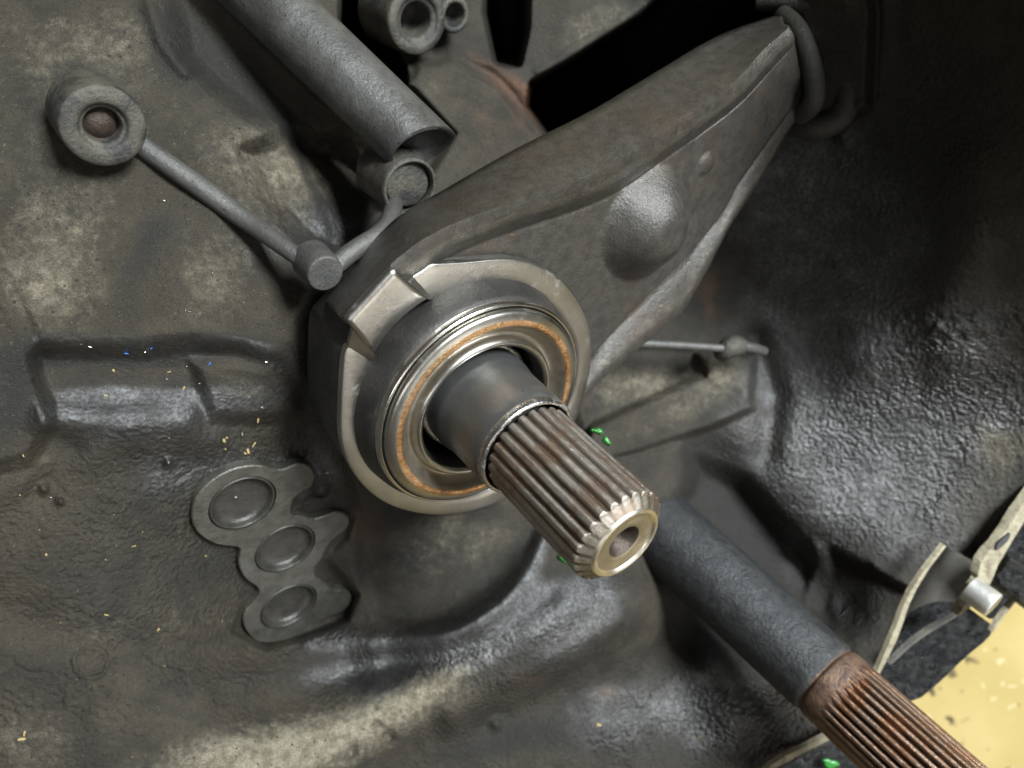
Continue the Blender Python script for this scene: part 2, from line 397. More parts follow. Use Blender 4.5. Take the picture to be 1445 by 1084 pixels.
for k in range(n_): D += wt[k] * tps(np.hypot(PX / 500 - q[k, 0], PY / 500 - q[k, 1]))
Hh = np.zeros(PX.shape)     # relief towards the lens, mm
# upper-left face with its lower lip, shelf, rolled step
Hh += plat([(-400, -400), (600, -400), (560, 250), (450, 420), (448, 560), (420, 545), (395, 515), (340, 492), (270, 482), (200, 490), (50, 487), (0, 400), (-400, 200)], 22, 7)
Hh += ridge([(52, 484), (120, 489), (200, 486), (270, 478), (330, 486), (380, 505), (420, 550)], 20, 2.2)
Hh += plat([(-400, 200), (0, 395), (40, 480), (72, 600), (40, 650), (-400, 760)], 16, 7)
Hh += ridge([(74, 588), (150, 594), (262, 590)], 27, 13)
Hh += plat([(272, 512), (330, 508), (385, 520), (425, 578), (400, 592), (300, 590)], 13, 4.5)
Hh += ridge([(430, 560), (410, 620), (450, 690)], 16, -4)
Hh += ridge([(0, 690), (90, 650), (180, 625), (300, 622)], 26, 3.0)
Hh += ridge([(60, 690), (100, 640)], 20, -2.5)
Hh += ridge([(225, 265), (190, 350), (160, 440)], 45, -1.3)
Hh += ridge([(290, 310), (262, 350), (250, 400)], 26, .9)
Hh += plat([(120, 330), (20, 330), (20, 200), (70, 215)], 20, -1.5)
# pocket between barrel and long rib
Hh += plat([(345, 215), (400, 190), (480, 205), (548, 300), (520, 345), (470, 362), (420, 330), (370, 270)], 18, -11)
Hh += plat([(230, -60), (300, 20), (430, 150), (560, 240), (500, 260), (400, 190), (310, 130), (262, 80), (235, -60)], 20, -9)
Hh += ridge([(205, -60), (212, 10), (228, 60), (262, 100)], 12, 7)
Hh += ridge([(400, 205), (430, 270), (455, 330)], 12, 1.6)
Hh += ridge([(70, 130), (110, 95), (170, 90)], 26, -2)
# upper middle
Hh += plat([(490, -120), (545, -120), (552, 60), (570, 96), (572, 125), (480, 40)], 6, -80)
Hh += plat([(690, -200), (748, -200), (738, 40), (728, 86), (705, 84), (690, 20)], 12, -95)
Hh += plat([(752, 118), (800, 92), (905, 25), (960, -30), (1118, -30), (1118, 90), (900, 190), (790, 215), (770, 185), (745, 150)], 7, -170)
Hh += plat([(590, 90), (640, 85), (700, 118), (745, 175), (775, 205), (700, 260), (600, 340), (560, 320), (640, 190), (575, 120)], 10, 8)
Hh += ridge([(640, 75), (700, 92), (735, 125), (772, 185)], 12, 5)
Hh += ridge([(905, 8), (820, 66), (760, 100)], 7, 4)
# window behind the bearing, right
Hh += plat([(815, 655), (835, 604), (930, 560), (1000, 528), (1062, 576), (1000, 604), (900, 636)], 7, 6)
Hh += ridge([(850, 648), (900, 632), (1000, 602), (1058, 578)], 5, 4.5)
Hh += ridge([(835, 603), (930, 556), (985, 530)], 5, 2.5)
Hh += plat([(983, 500), (1066, 500), (1058, 570), (1040, 560), (1000, 530)], 8, 6)
Hh += plat([(820, 486), (985, 494), (985, 530), (830, 600)], 7, -3)
Hh += plat([(845, 652), (964, 622), (972, 690), (950, 726), (900, 716)], 10, 5)
Hh += ridge([(1062, 480), (1090, 560), (1080, 640)], 22, -6)
# dark valley beside the lower shaft
Hh += plat([(985, 655), (1050, 680), (1150, 795), (1165, 885), (1100, 850), (1010, 770), (960, 710)], 20, -9)
Hh += ridge([(1000, 655), (1090, 760), (1180, 850)], 46, -13)
Hh += ridge([(1150, 775), (1138, 860), (1160, 890)], 9, 7)
Hh += plat([(1172, 778), (1292, 838), (1245, 945), (1195, 925), (1152, 862)], 14, -6)
Hh += ridge([(1235, 800), (1285, 830)], 7, 4)
# right wall
Hh += ridge([(1230, 500), (1310, 480), (1345, 500), (1470, 480), (1640, 470)], 60, 5)
Hh += ridge([(1345, 480), (1350, 380), (1380, 250)], 50, 4)
Hh += ridge([(1440, 340), (1560, 330)], 60, 3)
Hh += ridge([(1388, 612), (1350, 680), (1325, 720)], 14, .8)
Hh += plat([(1400, 330), (1640, 300), (1640, 440), (1410, 400)], 32, -2.5)
# fork window frame top right
Hh += plat([(1090, -200), (1200, -200), (1232, 20), (1226, 150), (1170, 185), (1130, 175), (1150, 100), (1120, 10)], 10, 14)
Hh += ridge([(1236, -100), (1248, 20), (1240, 140), (1190, 190)], 12, 7)
Hh += ridge([(905, -12), (1000, -8), (1110, -12), (1190, -2)], 14, 10)
# round recess under the bearing and its lip
Hh += plat([(480, 640), (505, 720), (505, 800), (525, 858), (575, 884), (640, 882), (700, 848), (742, 798), (768, 740), (860, 690), (800, 560)], 12, -4.5)
Hh += ridge([(440, 905), (500, 900), (560, 903), (620, 898), (672, 874), (722, 832), (752, 784), (772, 745)], 20, 11.0)
# big rounded bulges of the bottom
Hh += ridge([(180, 1200), (330, 1105), (470, 1035), (560, 985), (660, 925), (760, 868), (830, 845), (890, 850)], 62, 18)
Hh += ridge([(640, 1010), (740, 955), (820, 915), (875, 880)], 24, 7)
Hh += ridge([(500, 945), (600, 935), (690, 905), (770, 842)], 24, -4)
Hh += ridge([(700, 1015), (800, 985), (900, 960), (960, 880)], 34, -6)
Hh += ridge([(1000, 950), (1040, 1010)], 34, 10)
Hh += ridge([(960, 800), (1090, 950)], 40, -8)
Hh += ridge([(350, 960), (450, 930), (520, 925)], 26, 4)
Hh += ridge([(0, 860), (120, 900), (260, 930), (350, 905)], 40, -3)
for (x, y, r, h) in ((495, 1062, 9, -5), (548, 1040, 9, -5), (700, 1022, 10, 3.5), (534, 1022, 5, -3), (62, 690, 8, 4), (85, 708, 5, 3), (237, 652, 6, 3)):
    Hh += h * np.exp(-((PX - x) ** 2 + (PY - y) ** 2) / r ** 2)
rr_ = np.hypot((PX - 128), (PY - 935) * 1.1); Hh += .9 * np.exp(-((rr_ - 24) / 3.0) ** 2)
# attributes -------------------------------------------------------------
def blob(x, y, rx, ry, ang=0):
    c, s = math.cos(math.radians(ang)), math.sin(math.radians(ang))
    u = ((PX - x) * c + (PY - y) * s) / rx; v = (-(PX - x) * s + (PY - y) * c) / ry
    return np.exp(-(u * u + v * v))
n_big = vnoise(90, 3, 5, .6); n_mid = vnoise(30, 5, 4, .6)
dust = .62 * blob(80, 300, 110, 130) + .55 * blob(130, 80, 160, 90) + .5 * blob(60, 420, 90, 50) + .55 * blob(300, 400, 70, 90, 20) + .45 * blob(330, 215, 60, 50) + .75 * blob(420, 250, 75, 90) \
    + 1.1 * blob(430, 1050, 210, 44, -17) + .8 * blob(610, 970, 90, 26, -30) + .3 * blob(760, 880, 60, 14, -30) + .6 * blob(330, 1070, 150, 40) + .5 * blob(40, 1040, 90, 60) + .35 * blob(260, 880, 260, 40, -8) \
    + .65 * blob(835, 40, 90, 34, -28) + .3 * blob(610, 150, 60, 60) + .75 * blob(905, 545, 90, 34, -10) + .65 * blob(1020, 525, 35, 30) + .5 * blob(950, 592, 110, 22, -24) \
    + .75 * blob(1405, 625, 60, 40, 10) + .5 * blob(1370, 730, 100, 50, -50) + .35 * blob(150, 540, 110, 20) + .5 * blob(350, 550, 60, 22) + .45 * blob(40, 655, 80, 18, -15) + .55 * blob(640, 760, 130, 70) \
    + .4 * blob(1262, 815, 40, 10, 30) + .4 * blob(1425, 430, 60, 40) + .35 * blob(940, 980, 60, 40)
dust = np.clip(dust * .80 + .11 * n_big + .12 * n_mid - .04, 0, 1)
oil = .9 * blob(1150, 350, 220, 260) + .9 * blob(1250, 650, 220, 200) + .8 * blob(900, 1020, 240, 90) + .2 * blob(1000, 800, 180, 130) + .7 * blob(450, 620, 60, 120) + .8 * blob(170, 505, 150, 12) + .8 * blob(500, 950, 170, 26, -6) \
    + .35 * blob(240, 740, 200, 110) + 1.0 * blob(430, 340, 110, 60) + .9 * blob(900, 100, 160, 90, -30) + .3 * blob(300, 110, 110, 60, 40) + .5 * blob(620, 790, 130, 90)  + .7 * blob(720, 50, 40, 80) + .8 * blob(170, 590, 130, 30) + .3 * blob(120, 860, 200, 30) + .75 * blob(820, 870, 100, 50, -30) + 1.3 * blob(165, 575, 130, 36) + .9 * blob(1015, 990, 60, 50) + .8 * blob(350, 560, 70, 25) + .9 * blob(1400, 560, 90, 60) + .8 * blob(300, 490, 140, 12) + .8 * blob(300, 660, 120, 40) + .7 * blob(640, 900, 120, 18, -25) + .6 * blob(620, 960, 120, 16, -28)  # oil film; over openings and upper right it also darkens as painted shade
oil += .7 * np.exp(-(seg_d([(52, 478), (200, 480), (330, 480), (400, 520)]) / 12) ** 2)
oil += .9 * np.exp(-(seg_d([(440, 905), (500, 900), (560, 903), (620, 898), (672, 874), (722, 832), (752, 784), (772, 745)]) / 22) ** 2) + .7 * np.exp(-(seg_d([(520, 985), (640, 915), (760, 850), (830, 830)]) / 26) ** 2)
oil = np.clip(oil - .12 + .30 * n_big, 0, 1) * (1 - .55 * sm((dust - .35) / .4))
peb = .95 * blob(1260, 680, 200, 150) + .8 * blob(1380, 520, 130, 90) + .9 * blob(920, 1040, 250, 80) + .7 * blob(1080, 1000, 90, 80) + .35 * blob(200, 720, 260, 80) + .5 * blob(700, 930, 150, 50, -30) + .55 * blob(450, 680, 90, 120)  + .3 * blob(100, 1000, 200, 100) + .3 * blob(1350, 200, 150, 150) + .45 * blob(460, 900, 80, 40) + .15
peb += .45 * blob(300, 760, 140, 120) + .3 * blob(150, 850, 200, 150)
peb = np.clip(peb + .25 * n_mid, 0, 1)
peb *= 1 - .9 * blob(620, 790, 120, 80)
rust = .7 * blob(710, 110, 90, 16, 35) + .5 * blob(745, 160, 30, 50, -30) + .5 * blob(855, 975, 30, 20) + .5 * blob(740, 960, 50, 12, -20) + .55 * blob(520, 740, 40, 60) + .4 * blob(680, 180, 60, 50) + .6 * blob(1000, 420, 30, 60) + .35 * blob(900, 510, 60, 20) + .3 * blob(110, 95, 60, 25)
rust = np.clip(rust, 0, 1)
shade_stain = .8 * blob(1020, 655, 70, 40, 30) + .7 * blob(560, 650, 60, 100) + .9 * blob(1045, 720, 70, 90, 45) + .6 * blob(980, 1040, 160, 60) + .5 * blob(720, 1030, 90, 40) + .6 * blob(300, 800, 110, 60) + .8 * blob(350, 130, 130, 45, 42) + .9 * blob(480, 325, 55, 50) + .6 * blob(200, 365, 34, 100, 22) + .8 * blob(1180, 330, 130, 160) + 1.0 * blob(1090, 770, 90, 60, 45) + .9 * blob(1010, 905, 80, 40, 45) + .9 * blob(450, 600, 30, 90) \
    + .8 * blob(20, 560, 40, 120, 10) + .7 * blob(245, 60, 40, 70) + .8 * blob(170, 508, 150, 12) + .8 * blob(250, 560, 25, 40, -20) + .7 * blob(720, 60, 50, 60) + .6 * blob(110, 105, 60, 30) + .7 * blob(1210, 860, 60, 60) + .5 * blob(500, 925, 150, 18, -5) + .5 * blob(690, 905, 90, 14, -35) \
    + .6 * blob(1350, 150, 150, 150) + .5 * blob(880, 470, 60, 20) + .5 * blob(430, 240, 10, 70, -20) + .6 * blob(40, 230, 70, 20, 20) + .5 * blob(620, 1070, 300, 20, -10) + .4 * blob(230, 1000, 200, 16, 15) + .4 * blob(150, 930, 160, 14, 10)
shade_stain = np.clip(shade_stain + .25 * n_big, 0, 1)  # dark blobs painted where shade falls, plus a stained band at upper left
fine = vnoise(11, 21, 3, .55); grit = vnoise(5.2, 22, 2, .5)
Hh += (.10 + .90 * peb) * fine * .15 + (.15 + .85 * peb) * grit * .42 + n_mid * .20 * (.15 + .85 * peb) + n_big * .25
cr = vnoise(26, 31, 3, .6, 1.8, .7)          # crinkled dried mud, lower left
Hh += .7 * np.exp(-(cr / .05) ** 2) * -1. * np.clip(blob(250, 950, 260, 110) + .5 * blob(60, 1000, 150, 100), 0, 1)
# drawn-out ripples on the wall
Hh += .7 * np.sin((PX * .35 + PY * .9) / 7. + n_big * 9) * blob(1345, 470, 60, 36)
D = D - Hh
_o7 = [(262, 740), (275, 690), (330, 655), (430, 645), (455, 670), (440, 700), (505, 725), (490, 760), (462, 790), (505, 840), (490, 875), (430, 900), (375, 915), (330, 890), (345, 850), (325, 800), (290, 780)]
_t = sm(.5 + (poly_sd(_o7) - 2) / 16.)
_gd = (KB - 43.6) / (A.x * (PX - 722.5) / F - A.y * (PY - 542) / F - A.z)
D = D * (1 - _t) + (_gd + (fine * .25 + grit * .2)) * _t
VX = (PX - 722.5) / F * D * mm; VY = -(PY - 542) / F * D * mm; VZ = H - D * mm
ny, nx = PX.shape
EDGE = [(-400, -400), (2000, -400), (2000, 430), (1640, 440), (1520, 590), (1445, 705), (1420, 738), (1402, 770), (1386, 812), (1384, 798), (1336, 772), (1312, 805), (1290, 835), (1270, 885), (1250, 925), (1237, 952), (1210, 1000), (1180, 1044), (1110, 1080), (1040, 1125), (940, 1180), (820, 1300), (-400, 1600)]
keep = poly_sd(EDGE) > -1.2
idx = np.arange(ny * nx).reshape(ny, nx)
kq = keep[:-1, :-1] & keep[1:, :-1] & keep[:-1, 1:] & keep[1:, 1:]
quads = np.stack([idx[:-1, :-1], idx[1:, :-1], idx[1:, 1:], idx[:-1, 1:]], -1)[kq]
used = np.zeros(ny * nx, bool); used[quads.ravel()] = True
remap = np.cumsum(used) - 1; quads = remap[quads]
co = np.stack([VX, VY, VZ], -1).reshape(-1, 3)[used]
def depth_at(px, py):
    ix = int(np.clip((px - gx[0]) / STEP, 0, nx - 1)); iy = int(np.clip((py - gy[0]) / STEP, 0, ny - 1)); return D[iy, ix]
def S(px, py, up=0.): return W(px, py, depth_at(px, py) - up)

housing = empty('gearbox_housing', 'dark oily cast gearbox bellhousing filling the picture round the shaft and bearing', 'gearbox housing', loc=W(722, 542, 300))
me = bpy.data.meshes.new('casting')
hb = np.array(housing.location)
me.vertices.add(len(co)); me.vertices.foreach_set('co', (co - hb).astype(np.float32).ravel())
me.loops.add(quads.size); me.loops.foreach_set('vertex_index', quads.astype(np.int32).ravel())
me.polygons.add(len(quads)); me.polygons.foreach_set('loop_start', np.arange(0, quads.size, 4, dtype=np.int32))
me.polygons.foreach_set('loop_total', np.full(len(quads), 4, np.int32))
me.update(calc_edges=True); me.validate()
me.polygons.foreach_set('use_smooth', [True] * len(me.polygons))
for nm, arr in (('dust', dust), ('oil', oil), ('pebble', peb), ('rust', rust), ('shade_stain', shade_stain)):
    at = me.attributes.new(nm, 'FLOAT', 'POINT'); at.data.foreach_set('value', arr.reshape(-1)[used].astype(np.float32))
me.materials.append(M_cast)
casting = bpy.data.objects.new('casting', me); sc.collection.objects.link(casting); casting.parent = housing

# ------------------------------------------------------------------ housing parts
def part_lathe(name, px, py, d, prof, mat, parent=housing, n=64, label=None, wob=None):
    o = P(px, py, d); v, f = lathe(prof, n, o, wob=wob)
    return mk(name, v, f, mat, parent, label=label, sharp=50)
# round boss with stained hole, upper left
d0 = depth_at(140, 172) - 12
boss = part_lathe('bolt_boss', 147, 180, d0, rnd([(9.6, -14), (9.4, -1.2), (8.7, 0), (5.9, .1), (5.2, -.4), (4.8, -1.2), (4.2, -1.4), (3.9, -2.2), (3.7, -9)], 2), M_part, label='round dusty boss with a deep hole at upper left')
hole = part_lathe('hole_plug', 147, 180, d0, [(4.2, -5.), (2.6, -3.6), (1.4, -3.0), (0.01, -2.8)], M_boreplug, parent=boss)
# boss pair at the top
b2 = part_lathe('bolt_boss', 590, 30, 232, rnd([(10.6, -20), (10.2, -1), (9.2, 0), (7.2, .2), (6.6, -.8), (5.6, -1), (4.9, -1.8), (4.7, -12), (0.01, -12)], 2), M_part, label='tall ring boss at the top edge')
b3 = part_lathe('bolt_boss', 643, 22, 240, rnd([(6.0, -16), (5.6, -1), (5., 0), (3.8, 0), (3.3, -1), (3.1, -7), (0.01, -7)], 2), M_part, label='small ring boss beside the tall one')
b4 = part_lathe('bolt_boss', -12, 318, 176, rnd([(7.5, -10), (7.3, -1), (6.4, 0), (0.01, 0)], 2), M_tubecast, label='smooth round boss cut by the left edge')
# long rib, knob and short rib
path = smooth_path([S(198, 205, 1.), S(260, 248, 1.6), S(340, 306, 2), W(400, 348, 190), W(448, 382, 189)], 3)
rads = list(np.linspace(2.6, 2.2, len(path)) + .35 * np.exp(-((np.linspace(0, 1, len(path)) - .42) / .15) ** 2))
v, f = tube(path, rads, 20); mk('long_rib', v, f, M_tubecast, housing)
path = smooth_path([W(462, 384, 190), W(500, 352, 193), W(540, 330, 198), W(553, 305, 204), W(556, 285, 210)], 3)
v, f = tube(path, list(np.linspace(2.5, 2.6, len(path))), 18); mk('short_rib', v, f, M_tubecast, housing)
kn = part_lathe('cast_knob', 460, 387, 186, rnd([(5.2, -9), (4.8, -1.0), (4.5, -.15), (4.1, 0), (0.01, .05)], 2), M_tubecast, label='round flat-ended cast knob where two ribs meet')
# smooth barrel with open end
ax0, ax1 = P(300, -74, 206), P(597, 212, 204); bd = (ax1 - ax0).normalized()
side = bd.cross(Vector((0, 0, 1))).normalized(); upv = side.cross(bd)
vs = []; fs = []; nn, mmn = 56, 60; Lb = (ax1 - ax0).length
for j in range(mmn):
    t = j / (mmn - 1)
    for i in range(nn):
        a = 2 * math.pi * i / nn
        R = 9.5 - .3 * t
        cut = 0
        pos = ax0 + bd * (Lb * t + (-3.2 * math.cos(a) - 2.2 * max(0, math.sin(a))) * (t ** 6)) + (side * math.cos(a) + upv * math.sin(a)) * R
        vs.append(C2W(pos))
for j in range(mmn - 1):
    for i in range(nn): fs.append((j * nn + i, j * nn + (i + 1) % nn, (j + 1) * nn + (i + 1) % nn, (j + 1) * nn + i))
base_i = (mmn - 1) * nn                                    # inward end
for ring, (sc_, push) in enumerate(((.9, .3), (.72, -1.5), (.62, -7))):
    for i in range(nn):
        c = Vector((0, 0, 0)); p = Vector(vs[base_i + i]); ctr = C2W(ax1)
        vs.append(ctr + (p - ctr) * sc_ + bd * push * mm)
    for i in range(nn): fs.append((base_i + ring * nn + i, base_i + ring * nn + (i + 1) % nn, base_i + (ring + 1) * nn + (i + 1) % nn, base_i + (ring + 1) * nn + i))
fs.append(tuple(base_i + 3 * nn + i for i in range(nn)))
barrel = mk('barrel', vs, fs, M_barrel, housing, sharp=60, label='smooth grey cast barrel running down from the top left'); 
# cup and rod end below the barrel
part_lathe('rod_cup', 580, 266, 206, rnd([(8.6, -16), (8.3, -.6), (7.8, 0), (7.2, 0), (6.9, -.8), (6.9, -2.6)], 2), M_part)
part_lathe('rod_end', 581, 264, 206, rnd([(6.7, -14), (6.5, -2.4), (6.0, -1.8), (3, -1.6), (0.01, -1.6)], 2), M_part, wob=lambda t, z: .02 * math.sin(3 * t))
# thin wire rod with hook, right of the bearing
path = smooth_path([W(880, 484, 262), W(940, 486, 266), W(1000, 490, 270), W(1024, 492, 271)], 2)
v, f = tube(path, 1.5, 12); mk('wire_rod', v, f, M_tubecast, housing)
path = smooth_path([W(1016, 502, 276), W(1026, 492, 272), W(1038, 487, 272), W(1048, 490, 276)], 3)
v, f = tube(path, [2.6 + 1.2 * math.sin(math.pi * i / (len(path) - 1)) for i in range(len(path))], 16); mk('rod_knuckle', v, f, M_part, housing)
path = smooth_path([W(1036, 488, 271), W(1060, 490, 274), W(1078, 496, 280)], 2)
v, f = tube(path, 1.9, 12); mk('rod_tail', v, f, M_tubecast, housing)

# ------------------------------------------------------------------ rim flange, lower right
def slab(name, pts, d, thick, mat, parent, label=None, cat=None, jitter=0., bev=.8):
    """block with outline pts (px,py[,depth]) facing the lens, extruded down the gearbox axis"""
    top = []; n = len(pts)
    pts3 = [(p[0], p[1], p[2] if len(p) > 2 else d) for p in pts]
    cx = sum(p[0] for p in pts3) / n; cy = sum(p[1] for p in pts3) / n
    vs = []; 
    tp = [P(*p) for p in pts3]; ctr = sum(tp, Vector()) / n
    insets = [(1.0, bev), (1 - .25 * bev / 10, bev * .2), (1 - .8 * bev / 10, 0)]
    rings = []
    rings.append([p - A * thick for p in tp])
    rings.append([p - A * bev for p in tp])
    rings.append([p + (ctr - p).normalized() * bev * .4 - A * bev * .2 for p in tp])
    rings.append([p + (ctr - p).normalized() * bev * 1.0 for p in tp])
    for r in rings: vs += [C2W(p) for p in r]
    fs = []
    for j in range(3):
        for i in range(n): fs.append((j * n + i, j * n + (i + 1) % n, (j + 1) * n + (i + 1) % n, (j + 1) * n + i))
    fs.append(tuple(3 * n + i for i in range(n)))
    o = mk(name, vs, fs, mat, parent, smooth=False, label=label)
    return fixn(o)
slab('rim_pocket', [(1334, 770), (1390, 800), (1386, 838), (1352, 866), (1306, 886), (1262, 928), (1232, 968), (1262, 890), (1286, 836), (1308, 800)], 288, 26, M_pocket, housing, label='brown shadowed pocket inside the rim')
slab('rim_flange', chaikin_closed([(1234, 968), (1262, 932), (1300, 898), (1346, 872), (1388, 876), (1404, 884), (1398, 900), (1366, 926), (1330, 962), (1290, 994), (1268, 984)], 1), 282, 24, M_flange, housing, label='wet black flange block at the lower right')
slab('rim_flange', chaikin_closed([(1404, 770), (1450, 712), (1560, 600), (1600, 640), (1500, 770), (1446, 826), (1420, 860), (1402, 880), (1384, 860), (1392, 800)], 1), 290, 24, M_flange, housing, label='black flange edge at the right frame edge')
slab('rim_flange', chaikin_closed([(1060, 1112), (1110, 1078), (1180, 1046), (1240, 1060), (1230, 1100), (1180, 1160), (1050, 1240), (900, 1290), (860, 1270)], 1), 284, 26, M_flange, housing, label='black flange below the lower shaft')
path = smooth_path([W(1408, 802, 274), W(1430, 818, 272), W(1462, 842, 270)], 2)
v, f = tube(path, 6.0, 20); mk('flange_boss', v, f, M_flange, housing)
def ribbon(name, pts, mat, thick=1.6, parent=housing, label=None):
    """pts: (px,py,width_px,depth) -> flat machined strip with real thickness"""
    k = [(float(a), float(b), float(c), float(d)) for a, b, c, d in pts]; k = rnd(k, 2)
    vs = []; fs = []; n = len(k)
    for i, (x, y, wd, d) in enumerate(k):
        x0, y0 = k[max(i - 1, 0)][:2]; x1, y1 = k[min(i + 1, n - 1)][:2]
        l = math.hypot(x1 - x0, y1 - y0) + 1e-9; nxn, nyn = -(y1 - y0) / l, (x1 - x0) / l
        wj = wd * .72 * (1 + .07 * math.sin(i * .9) + .05 * math.sin(i * 2.3)) / 2
        a, b = P(x + nxn * wj, y + nyn * wj, d), P(x - nxn * wj, y - nyn * wj, d)
        vs += [C2W(a), C2W(b), C2W(b - A * thick), C2W(a - A * thick)]
    for i in range(n - 1):
        for j in range(4): fs.append((i * 4 + j, i * 4 + (j + 1) % 4, (i + 1) * 4 + (j + 1) % 4, (i + 1) * 4 + j))
    fs += [(0, 1, 2, 3), ((n - 1) * 4 + 3, (n - 1) * 4 + 2, (n - 1) * 4 + 1, (n - 1) * 4)]
    return fixn(mk(name, vs, fs, mat, parent, smooth=False, label=label))
ribbon('rim_edge', [(1226, 978, 3, 268), (1244, 940, 9, 268), (1266, 893, 11, 268), (1282, 845, 9, 269), (1306, 806, 5, 269), (1334, 770, 4, 270)], M_gasketline)
ribbon('rim_edge', [(1256, 938, 3, 272), (1290, 905, 6, 274), (1330, 880, 5, 275), (1356, 866, 3, 275)], M_part)
band = [(1600, 500), (1500, 634), (1445, 711), (1434, 726), (1421, 748), (1405, 770), (1394, 781), (1385, 794), (1380, 811), (1382, 820), (1373, 833), (1362, 853), (1352, 870), (1360, 866), (1368, 859), (1377, 848), (1396, 827), (1402, 814), (1408, 798), (1421, 777), (1432, 759), (1442, 742), (1449, 730), (1510, 650), (1612, 512)]
slab('rim_edge', [(x, y, 267) for x, y in band], 267, 3, M_gasketline, housing, bev=.25, label='thick pale machined edge band at the right, with a slot')
slab('rim_slot_shade', chaikin_closed([(1404, 779), (1408, 768), (1418, 758), (1427, 751), (1424, 762), (1414, 772)], 1), 266.4, .5, M_black, housing, bev=.05)  # dark sheet laid on the band as the shade of the slot
ribbon('rim_edge', [(1400, 892, 3, 274), (1418, 866, 5, 274), (1440, 838, 5, 274), (1470, 800, 5, 274)], M_gasketline)
ribbon('rim_edge', [(1060, 1116, 7, 266), (1084, 1086, 10, 266), (1116, 1068, 12, 266), (1140, 1056, 9, 266), (1176, 1038, 9, 266), (1196, 1020, 5, 266)], M_gasketline)
pin = empty('dowel_pin', 'short bright steel dowel pin standing in the rim at the lower right', 'dowel pin', mat=frame(W(1374, 836, 262)))
v, f = lathe(rnd([(4.75, -3), (4.75, 5.2), (4.5, 5.8), (4.1, 6.0)], 1) , 48, P(1379, 838, 262)); mk('pin_body', v, f, M_pin, pin, sharp=40)
v, f = lathe([(4.1, 6.0), (2.5, 5.95), (0.01, 5.9)], 48, P(1379, 838, 262)); mk('pin_end', v, f, M_gasketline, pin)

# ------------------------------------------------------------------ input shaft and guide sleeve
def spline_mesh(org, z0, z1, r_out, r_root, teeth, ch_len, r_face, start_fade=3., seg=12, nz=46, back=False):
    vs = []; crest = []; wear = []; n = teeth * seg
    zs = list(np.linspace(z0, z1 - ch_len * 1.3, nz)) + list(np.linspace(z1 - ch_len * 1.25, z1, 16))
    for z in zs:
        for i in range(n):
            ph = (i % seg) / seg; c = abs(ph - .5) * 2            # 0 at crest .. 1 at root
            h = 1 - sm(np.array((c - .30) / .72)).item()
            fade = min(1, max(0, (z - z0) / start_fade)) if back else 1
            r = r_root + (r_out - r_root) * (h if not back else h * fade + (1 - fade) * .9)
            dzv = z1 - z; m1 = ch_len * .78; rm = r_root + .12
            rc = r_face + dzv * (rm - r_face) / m1 if dzv < m1 else rm + (dzv - m1) * (r_out + .1 - rm) / (ch_len - m1)
            rr = min(r, rc)
            t = 2 * math.pi * (i / n)
            r2 = rr + .03 * math.sin(z * 1.9 + i * .7) * (1 if rr < rc else 0)
            vs.append(L(r2 * math.cos(t), r2 * math.sin(t), z, org))
            crest.append(h); wear.append((.50 if rc < r - .18 else 1.) if rc <= r + .03 else (max(0., 1 - (rc - r) / .12) * .5 * h))
    fs = []
    for j in range(len(zs) - 1):
        for i in range(n): fs.append((j * n + i, j * n + (i + 1) % n, (j + 1) * n + (i + 1) % n, (j + 1) * n + i))
    return vs, fs, crest, wear
def add_attr(o, **kw):
    for k, a in kw.items():
        at = o.data.attributes.new(k, 'FLOAT', 'POINT'); at.data.foreach_set('value', np.array(a, np.float32))
TZ = 54.7
shaft = empty('input_shaft', 'splined steel input shaft poking out towards the camera through the bearing', 'shaft', mat=frame(L(0, 0, -30)))
v, f, c1, w1 = spline_mesh(B, 19.5, TZ + 1.4, 12.55, 11.5, 24, 2.3, 9.6, seg=14)
o = mk('spline', v, f, M_spline, shaft, sharp=70); add_attr(o, crest=c1, wear=w1)
v, f = lathe(rnd([(9.62, TZ + 1.38), (9.3, TZ + 1.9), (8.6, TZ + 2.0), (8.2, TZ + 1.7), (7.9, TZ + 1.35)], 2), 96); mk('bevel', v, f, M_bevel, shaft)
v, f = lathe([(7.92, TZ + 1.37), (7.4, TZ + 1.3), (5.5, TZ + 1.2), (4.6, TZ + 1.15), (4.3, TZ + 1.0)], 96); mk('end_face', v, f, M_face, shaft)
v, f = lathe(rnd([(4.32, TZ + 1.02), (3.9, TZ + .5), (2.9, TZ - 1.2), (2.5, TZ - 2.6), (2.3, TZ - 6), (0.01, TZ - 6.5)], 2), 64); mk('centre_bore', v, f, M_bore, shaft)
v, f = lathe([(11.0, -30), (11.0, 20)], 64); mk('shaft_core', v, f, M_house, shaft)
sleeve = empty('guide_sleeve', 'dark grey smooth guide sleeve round the foot of the splined shaft', 'sleeve', mat=frame(L(0, 0, -34)))
v, f = lathe(rnd([(15.6, -34), (15.6, -3.0), (15.4, -.5), (15.0, 1.0), (14.75, 3.0), (14.6, 8), (14.55, 14), (14.5, 16.2), (14.2, 17.6)], 2), 120); mk('tube', v, f, M_sleeve, sleeve)
v, f = lathe(rnd([(14.25, 17.3), (14.35, 18.6), (14.0, 19.4), (13.3, 19.5), (12.9, 18.8), (12.7, 14), (12.6, -20)], 2), 120); mk('lip', v, f, M_lip, sleeve)
v, f = lathe(rnd([(15.5, -7.4), (16.5, -7.2), (16.9, -6.6), (16.5, -6.0), (15.5, -5.8)], 2), 120); mk('foot_ring', v, f, M_lip, sleeve)

